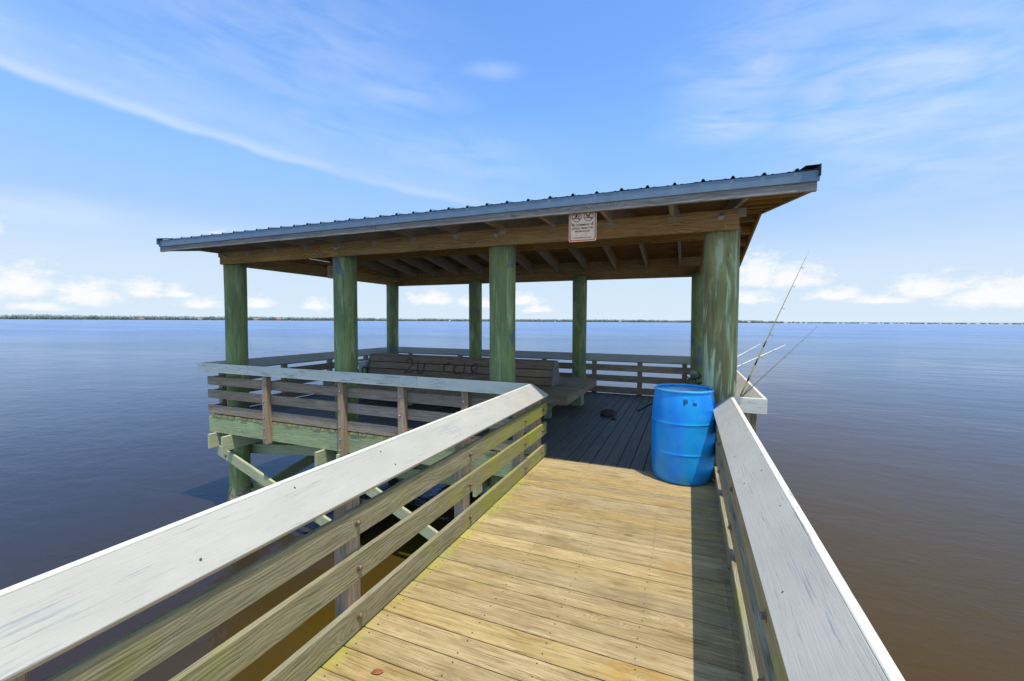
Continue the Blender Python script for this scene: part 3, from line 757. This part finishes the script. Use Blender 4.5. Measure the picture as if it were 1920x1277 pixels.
# metal drip trim
for yy, s in ((EY, 1), (BY, -1)):
    for xa, xb in ((X0-.015, -4.9), (-4.898, -1.85), (-1.848, X1+.015)):
        board('drip_trim', (xa, yy-s*.006, 2.839), (xb, yy-s*.006, 2.839), .006, .094, M['metal'], sh)
# metal roof sheets with ribs (three ribs each)
def sheet_mesh(x0, x1, side):
    prof = []; x = x0
    while x < x1-.01:
        for dx, dz in ((0, 0), (.045, 0), (.05, .0035), (.07, .0035), (.075, 0), (.100, 0), (.112, .022), (.128, .022), (.140, 0), (.165, 0), (.17, .0035), (.19, .0035), (.195, 0)):
            if x+dx <= x1: prof.append((x+dx, dz))
        x += .2405
    prof.append((x1, 0))
    ya, yb_ = (EY-.016, RY) if side == 0 else (BY+.016, RY)
    steps = 8; vs = []; fs = []
    def top(y): return 2.72+SL*((y-EY) if side == 0 else (BY-y))+.170
    for i in range(steps+1):
        y = ya+(yb_-ya)*i/steps
        for (px, pz) in prof: vs.append((px, y, top(y)+pz+.0025*math.sin(px*9+i*1.3)*(1 if i == 0 else .3)))
    n = len(prof)
    for i in range(steps):
        for j in range(n-1):
            a = i*n+j; fs.append((a, a+1, a+n+1, a+n))
    me = bpy.data.meshes.new('metal_sheet'); me.from_pydata(vs, [], fs)
    return me
nsheet = 12; wsh = (X1+.02-(X0-.02))/nsheet
wsh = .2405*3
xs = X0-.02; 
while xs < X1:
    xe = min(xs+wsh, X1+.02)
    for side in (0, 1):
        o = link('metal_sheet', sheet_mesh(xs, xe, side), M['metal'], sh, Matrix.Identity(4))
        md = o.modifiers.new('s', 'SOLIDIFY'); md.thickness = .0012
    xs += wsh
prism('ridge_cap', [(X0-.02, RY-.14, zb(RY-.14)+.196), (X0-.02, RY, zb(RY)+.222), (X0-.02, RY+.14, zb(RY+.14)+.196), (X0-.02, RY, zb(RY)+.205)],
      [(X1+.02, RY-.14, zb(RY-.14)+.196), (X1+.02, RY, zb(RY)+.222), (X1+.02, RY+.14, zb(RY+.14)+.196), (X1+.02, RY, zb(RY)+.205)], M['metal'], sh)
for x, lo in ((X1+.012, .10), (X0-.012, .10)):
    for ya, yb_ in ((EY-.04, RY-.001), (RY+.001, BY+.04)):
        slope_board(x, ya, yb_, .012, .10, M['darktrim'] if x > 0 else M['metal'], 'rake_trim', lift=.112)
        slope_board(x-(.05 if x > 0 else -.05), ya, yb_, .112, .006, M['darktrim'] if x > 0 else M['metal'], 'rake_trim', lift=.2025)
board('blocking', (-7.33, 9.60, 2.86), (.45, 9.60, 2.86), .03, .20, M['roofwood'], sh)
# gable infill boards at the left end
for k in range(3):
    z0 = 2.762+k*.145; ya = EY+(z0-2.72)/SL+.75*0+.05; yb_ = BY-(z0-2.72)/SL-.05
    ya = max(ya, 4.9); yb_ = min(yb_, 9.62)
    board('gable_board', (-7.365, ya, z0+.07), (-7.365, yb_, z0+.07), .022, .138, M['roofwood'], sh)
for (x_, y_) in ((.285, 4.86), (-4.80, 4.86), (-2.22, 4.86), (-7.2, 4.86)): bolt((x_, y_-.002, 2.69), (0, -1, 0), sh, 'galv', 1.5)
for x_, y_ in ((.33, 4.858), (-2.0, 4.858)): bolt((x_, y_, 2.59), (0, -1, 0), sh, 'galv', .5, 'nail_head')

# ================================================================== warning signs
def textobj(txt, size, m, parent, x, z, T, name='lettering', sx=1.0):
    cu = bpy.data.curves.new('t', 'FONT'); cu.body = txt; cu.size = size; cu.align_x = 'CENTER'; cu.align_y = 'CENTER'; cu.extrude = .0004
    cu.space_character = 1.02; cu.offset = size*.018
    to = bpy.data.objects.new('t', cu); COL.objects.link(to)
    dg = bpy.context.evaluated_depsgraph_get()
    me = bpy.data.meshes.new_from_object(to.evaluated_get(dg)); bpy.data.objects.remove(to)
    me.materials.clear()
    mw = T @ Matrix.Translation((x, -.0032, z)) @ Matrix.Rotation(R(90), 4, 'X') @ Matrix.Diagonal((sx, 1, 1, 1))
    return link(name, me, m, parent, mw)
def poly2d(name, loops, m, parent, T, d=-.0032, th=.0006):
    bm = bmesh.new()
    for lp in loops:
        v = [bm.verts.new((x, d, z)) for x, z in lp]; bm.faces.new(v)
    me = bpy.data.meshes.new(name); bm.to_mesh(me); bm.free()
    o = link(name, me, m, parent, T)
    md = o.modifiers.new('s', 'SOLIDIFY'); md.thickness = th
    return o
def ribbon(pts, wd):
    """quads along a 2-D polyline"""
    out = []
    for (x0, z0), (x1, z1) in zip(pts, pts[1:]):
        dx, dz = x1-x0, z1-z0; l = math.hypot(dx, dz) or 1; nx, nz = -dz/l*wd/2, dx/l*wd/2
        ex, ez = dx/l*wd*.3, dz/l*wd*.3
        out.append([(x0+nx-ex, z0+nz-ez), (x1+nx+ex, z1+nz+ez), (x1-nx+ex, z1-nz+ez), (x0-nx-ex, z0-nz-ez)])
    return out
def rrect(w_, h, r, n=5):
    pts = []
    for cx, cz, a0 in ((w_/2-r, h/2-r, 0), (-w_/2+r, h/2-r, 90), (-w_/2+r, -h/2+r, 180), (w_/2-r, -h/2+r, 270)):
        for k in range(n+1): a = R(a0+90*k/n); pts.append((cx+r*math.cos(a), cz+r*math.sin(a)))
    return pts
def ring2(cx, cz, r0, r1, n=28):
    return [[(cx+r1*math.cos(2*math.pi*k/n), cz+r1*math.sin(2*math.pi*k/n)), (cx+r1*math.cos(2*math.pi*(k+1)/n), cz+r1*math.sin(2*math.pi*(k+1)/n)),
             (cx+r0*math.cos(2*math.pi*(k+1)/n), cz+r0*math.sin(2*math.pi*(k+1)/n)), (cx+r0*math.cos(2*math.pi*k/n), cz+r0*math.sin(2*math.pi*k/n))] for k in range(n)]
def disc(cx, cz, r, n=12): return [[(cx+r*math.cos(2*math.pi*k/n), cz+r*math.sin(2*math.pi*k/n)) for k in range(n)]]
def sign(T, label, sw, shh, full=True):
    t = thing('warning_sign', label, 'sign', tuple(T.translation))
    bm = bmesh.new(); v = [bm.verts.new((x, 0, z)) for x, z in rrect(sw, shh, .02)]; bm.faces.new(v)
    me = bpy.data.meshes.new('panel'); bm.to_mesh(me); bm.free(); o = link('panel', me, M['signface'], t, T)
    md = o.modifiers.new('s', 'SOLIDIFY'); md.thickness = .002; md.offset = 1
    if not full:
        textobj('WARNING', sw*.15, M['ink'], t, 0, shh*.33, T)
        for k, s_ in enumerate(('NO SWIMMING', 'NO DIVING', 'FROM DOCK')): textobj(s_, sw*.11, M['ink'], t, 0, shh*(.1-.14*k), T)
        return
    # red border band
    a, b = rrect(sw-.016, shh-.016, .016), rrect(sw-.034, shh-.034, .011)
    poly2d('border', [[a[i], a[(i+1) % len(a)], b[(i+1) % len(a)], b[i]] for i in range(len(a))], M['red'], t, T)
    zc = shh/2-.076; rr_ = .050
    for cx in (-.062, .062):
        poly2d('prohibition_ring', ring2(cx, zc, rr_-.0055, rr_), M['ink'], t, T)
        # slash, upper left to lower right
        poly2d('prohibition_slash', ribbon([(cx-rr_*.68, zc+rr_*.68), (cx+rr_*.68, zc-rr_*.68)], .005), M['ink'], t, T, d=-.0034)
        poly2d('wave', ribbon([(cx-.044, zc-.018), (cx-.025, zc-.013), (cx-.005, zc-.018), (cx+.015, zc-.012), (cx+.03, zc-.017), (cx+.043, zc-.019)], .006), M['ink'], t, T, d=-.0036)
    cx = -.062   # swimmer
    poly2d('swimmer', ribbon([(cx-.022, zc-.008), (cx+.002, zc+.004), (cx-.004, zc+.022), (cx+.018, zc+.026)], .010)+disc(cx+.024, zc+.006, .0085), M['ink'], t, T, d=-.0038)
    cx = .062    # diver
    poly2d('diver', ribbon([(cx+.028, zc+.040), (cx+.006, zc+.010), (cx-.008, zc-.008)], .009)+ribbon([(cx+.004, zc+.008), (cx-.014, zc+.004)], .007)+disc(cx-.02, zc+.004, .0075), M['ink'], t, T, d=-.0038)
    # corner marks (swallow shaped) left and right of the first line
    poly2d('corner_mark', ribbon([(-.112, zc-.06), (-.098, zc-.073), (-.094, zc-.084)], .008)+ribbon([(.112, zc-.058), (.098, zc-.068)], .008), M['ink'], t, T)
    for s_, z, sz in (('NO SWIMMING OR', zc-.083, .026), ('DIVING PERMITTED', zc-.116, .0255), ('FROM DOCK', zc-.146, .0255), ('UNDER PENALTY OF LAW', shh*-.5+.036, .0145)):
        textobj(s_, sz, M['darkred'], t, 0, z, T, sx=1.0)
sign(Matrix.Translation((-1.018, 4.354, 2.600)), 'faded red and white no swimming or diving sign under the front eave', .285, .325)
sign(Matrix.Translation((-7.226, 7.19, 2.665)) @ Matrix.Rotation(R(90), 4, 'Z'), 'small grey sign on the left end beam inside the shelter', .21, .27, False)

# ================================================================== bench
bn = thing('slatted_bench', 'wide two-sided wooden bench with sloping central backrest under the roof', 'bench', (-4.2, 7.6, 0))
BX0, BX1, BY0, BY1 = -6.75, -1.72, 6.45, 8.72
yy = BY0+.07
while yy < BY1-.03:
    if not 7.42 < yy < 7.66: board('seat_slat', (BX0, yy, .432+random.uniform(-.002, .002)), (BX1, yy, .432), .138, .036, M['bench'], bn)
    yy += .1435
for yy in (BY0+.02, BY1-.02): board('skirt_board', (BX0+.01, yy, .36), (BX1-.002, yy, .36), .036, .106, M['bench'], bn)
for xx in (BX0+.02, BX1-.022): board('skirt_board', (xx, BY0+.04, .36), (xx, BY1-.04, .36), .036, .106, M['bench'], bn)
WX0, WX1 = -6.38, -2.25
# three boards on each sloping face, one on top, end plates
bot = {-1: (7.34, .455), 1: (7.76, .455)}; topp = {-1: (7.455, .88), 1: (7.645, .88)}
for s in (-1, 1):
    (ya, za), (yb_, zb_) = bot[s], topp[s]; d = Vector((0, yb_-ya, zb_-za)); l = d.length; d.normalize(); nrm = Vector((0, -d.z*(-s) if False else s*d.z, -s*d.y)).normalized()
    for k in range(3):
        c = Vector((0, ya, za))+d*(l*(k+.5)/3)
        mw = Matrix((Vector((1, 0, 0)), nrm.cross(Vector((1, 0, 0))), nrm)).transposed().to_4x4(); mw.translation = c+Vector(((WX0+WX1)/2, 0, 0))
        link('backrest_slat', beam_mesh(WX1-WX0, l/3-.013, .034, M['bench']), None, bn, mw)
board('backrest_cap', (WX0+.0, 7.55, .885), (WX1, 7.55, .885), .17, .03, M['bench'], bn)
for xx in (WX0-.012, WX1+.014):
    P_ = [(xx-.011, 7.325, .452), (xx-.011, 7.775, .452), (xx-.011, 7.775, .60), (xx-.011, 7.66, .895), (xx-.011, 7.44, .895), (xx-.011, 7.325, .60)]
    bm = bmesh.new(); va = [bm.verts.new(p) for p in P_]; vb = [bm.verts.new((p[0]+.022, p[1], p[2])) for p in P_]
    bm.faces.new(va); bm.faces.new(list(reversed(vb)))
    for i in range(6): bm.faces.new((va[i], vb[i], vb[(i+1) % 6], va[(i+1) % 6]))
    bmesh.ops.recalc_face_normals(bm, faces=bm.faces)
    me = bpy.data.meshes.new('end_plate'); bm.to_mesh(me); bm.free(); link('end_plate', me, M['greywood'], bn, Matrix.Identity(4))
for xx in (-6.4, -4.9, -3.5, -2.15):
    for yy in (6.85, 8.3): board('leg', (xx, yy, 0), (xx, yy, .31), .14, .09, M['green'], bn, up=(1, 0, 0))
    board('cross_bearer', (xx+.07, 6.55, .26), (xx+.07, 8.6, .26), .04, .14, M['green'], bn)
board('leg', (-1.99, 8.18, 0), (-1.99, 8.18, .31), .24, .24, M['green'], bn, up=(1, 0, 0), label='thick green treated leg')
# scrawled marks on the front of the backrest
(ya, za), (yb_, zb_) = bot[-1], topp[-1]
tl = math.atan2(yb_-ya, zb_-za)
Tg = Matrix.Translation((0, ya-.0195, za)) @ Matrix.Rotation(-tl, 4, 'X')
def arc(cx, cz, r, a0, a1, n=8, sx=1.0): return [(cx+sx*r*math.cos(R(a0+(a1-a0)*k/n)), cz+r*math.sin(R(a0+(a1-a0)*k/n))) for k in range(n+1)]
for st_ in (arc(-5.35, .29, .09, 160, -20)+[(-5.42, .10), (-5.22, .11)], [(-5.12, .36), (-5.13, .18)]+arc(-5.05, .18, .08, 180, 360)+[(-4.97, .30)],
            arc(-4.42, .24, .09, 60, 300), arc(-4.20, .22, .08, 60, 300), [(-4.05, .34), (-4.04, .14)], arc(-3.80, .25, .09, 60, 300), [(-3.92, .12), (-3.7, .33)]):
    poly2d('scrawl', ribbon(st_, .034), M['scrawl'], bn, Tg, d=-.0008)

# ================================================================== blue barrel
bar = thing('blue_barrel', 'bright blue open-top plastic drum standing at the end of the walkway', 'barrel', (-.03, 4.775, 0))
prof = [(0.0, .004), (.268, .004), (.282, .018), (.291, .045), (.298, .10), (.303, .18), (.3055, .26)]
def ribp(z, r): return [(r, z-.012), (r+.0005, z-.009), (r+.0035, z-.004), (r+.0042, z), (r+.0035, z+.004), (r+.0005, z+.009), (r, z+.012)]
prof += ribp(.31, .3065)+[(.3075, .35), (.308, .45), (.3075, .57)]+ribp(.612, .3070)+[(.306, .65), (.303, .72), (.298, .79), (.291, .85), (.286, .88), (.2835, .905), (.2835, .92)]
inner = [(.277, .92), (.276, .88), (.292, .80), (.30, .6), (.30, .3), (.27, .03), (0, .025)]
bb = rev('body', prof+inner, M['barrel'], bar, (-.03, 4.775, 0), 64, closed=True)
rev('rim', [(.276, .918), (.2745, .930), (.277, .940), (.283, .944), (.289, .941), (.2915, .931), (.289, .919), (.283, .9165), (.276, .918)], simple('pale blue rim plastic', (.06, .42, .85), .3), bar, (-.03, 4.775, 0), 64, closed=True)

# ================================================================== fishing rods
def rod(name_label, base, tip, rb, rt_, m, handle=None, guides=(), sag=0.0, bands=(), reel=False, ring=.011):
    base, tip = Vector(base), Vector(tip); t = thing('fishing_rod', name_label, 'fishing rod', tuple(base), 'fishing rods leaning on the right railing')
    n = 14; d = tip-base; pts = [base+d*(i/n)+Vector((0, 0, -sag*(i/n)**2)) for i in range(n+1)]
    tube('blank', pts, [rb+(rt_-rb)*(i/n) for i in range(n+1)], m, t)
    if handle:
        tube('grip', [base+d*.0, base+d*.03, base+d*handle], [rb*1.7, rb*1.9, rb*1.5], M['black'], t, 10)
    for f0, f1 in bands: tube('band', [base+d*f0+Vector((0, 0, -sag*f0**2)), base+d*f1+Vector((0, 0, -sag*f1**2))], [rb+(rt_-rb)*f0+.0012, rb+(rt_-rb)*f1+.0012], M['black'], t)
    side = d.normalized().cross(Vector((0, 0, 1))).normalized(); dn = d.normalized().cross(side)
    if dn.z > 0: dn = -dn
    for f in guides:
        c = base+d*f+Vector((0, 0, -sag*f*f)); r = ring*(1-.5*f)
        cc = c+dn*(r*1.9)
        tube('guide', [cc+(side*math.cos(a)+dn*math.sin(a))*r for a in [i*math.pi/5 for i in range(11)]], .0012, M['black'], t, 5)
        tube('guide_foot', [c, cc-dn*r], .0013, M['black'], t, 5)
    if reel:
        c = base+d*.12+dn*.05
        tube('reel', [c-side*.02, c+side*.02], [.028, .028], M['black'], t, 14)
    return t
rod('yellow green rod standing tallest against the right railing', (.553, 5.35, .795), (1.25, 5.8, 2.465), .0085, .0018, M['yellowrod'], guides=(.12, .27, .42, .60, .75, .88), bands=((.10, .14), (.21, .25), (.33, .37)), sag=.02, ring=.02)
rod('thin dark grey rod slanting low from the right railing over the water', (.575, 5.37, .80), (1.401, 6.0, 1.578), .006, .0018, M['greyrod'], guides=(.3, .55, .8), sag=.0)
rod('lower of the two white rods, with dark bands, leaning out past the column', (.10, 6.0, .80), (1.20, 6.66, 1.318), .0125, .006, M['white'], guides=(.7, .97), bands=((.0, .1), (.445, .453), (.505, .512), (.86, .866)), sag=0)
rod('upper of the two white rods leaning out past the column', (.12, 6.2, .865), (1.02, 7.45, 1.292), .0115, .005, M['white'], guides=(.97,), bands=((.0, .1), (.8, .806)), sag=0)

# ================================================================== small things on the deck
nt = thing('landing_net', 'black forked net frame with short stem standing behind the barrel', 'net frame', (.07, 5.95, 0))
cx, cz, Yn = .068, .965, 5.95
tube('fork', [(cx+.085*math.cos(R(a)), Yn, cz+.055*math.sin(R(a))-.02) for a in range(150, 391, 15)], .009, M['black'], nt)
tube('stem', [(cx+.03, Yn, cz-.07), (cx+.05, Yn+.01, cz-.16), (cx+.05, Yn+.02, .02)], .011, M['black'], nt)
board('clamp', (cx-.02, Yn, cz+.01), (cx+.05, Yn, cz+.01), .03, .05, simple('grey plastic', (.2, .22, .28), .5), nt)
st = tube('net_handle', [(-.80, 7.85, .03), (-.35, 8.35, .25), (.1, 8.75, .42)], [.013, .017, .015], M['black'], None, 10)
tag(st, 'black pole handle lying low on the deck, sticking out left of the barrel', 'pole')
bg_ = thing('cloth_bag', 'small dark red crumpled bag with black strap on the platform deck', 'bag', (-1.26, 7.45, 0))
bm = bmesh.new(); bmesh.ops.create_icosphere(bm, subdivisions=3, radius=1)
for v in bm.verts:
    q = 1+.28*mnoise.noise(v.co*1.9)+.1*mnoise.noise(v.co*5)
    v.co = Vector((v.co.x*.12*q, v.co.y*.14*q, max(-.02, v.co.z*.085*q)+.02))
for f in bm.faces: f.smooth = True
me = bpy.data.meshes.new('pouch'); bm.to_mesh(me); bm.free(); link('pouch', me, M['cloth'], bg_, Matrix.Translation((-1.26, 7.45, 0)))
tube('strap', [(-1.22, 7.42, .08), (-1.14, 7.40, .10), (-1.09, 7.34, .05), (-1.12, 7.24, .012), (-1.06, 7.12, .010), (-1.14, 7.08, .010)], .008, M['black'], bg_)
bk_ = thing('bait_bucket', 'white bucket with lime base on the bench left of the backrest', 'bucket', (-6.53, 7.42, .45))
BKT = (-6.56, 7.45, .452)
rev('lower_shell', [(0, 0), (.105, 0), (.112, .01), (.122, .10), (.118, .10)], M['lime'], bk_, BKT, 28)
rev('upper_shell', [(.123, .101), (.14, .27), (.146, .275), (.146, .285), (.135, .285), (.118, .11), (0, .105)], M['white'], bk_, BKT, 28, closed=True)
tube('handle', [(BKT[0]+.14*math.cos(R(a)), BKT[1]-.1, BKT[2]+.25+.11*math.sin(R(a))) for a in range(180, 361, 15)], .003, M['galv'], bk_)
ln = tube('line_spool', [(-6.36+.07*math.cos(R(a)), 7.22, .555+.07*math.sin(R(a))) for a in range(0, 375, 20)], .016, simple('dark green cord', (.02, .07, .04), .7), None, 8)
tag(ln, 'round coil of dark green cord beside the lime bucket', 'cord coil')
# fallen leaf on the boardwalk
bm = bmesh.new(); vs = []
out = [(-.030, 0, .002), (-.016, .011, .006), (.004, .014, .008), (.020, .009, .005), (.030, 0, .009), (.018, -.010, .004), (0, -.013, .003), (-.018, -.008, .003)]
c = bm.verts.new((0, 0, .009)); vs = [bm.verts.new(p) for p in out]
for i in range(8): bm.faces.new((c, vs[i], vs[(i+1) % 8]))
me = bpy.data.meshes.new('leaf'); bm.to_mesh(me); bm.free()
lf_ = link('fallen_leaf', me, M['leaf'], None, Matrix.Translation((-1.289, 1.524, .001)) @ Matrix.Rotation(R(25), 4, 'Z'))
lf_.modifiers.new('s', 'SOLIDIFY').thickness = .0008
tag(lf_, 'tiny red brown leaf on the near planks by the left railing', 'leaf')
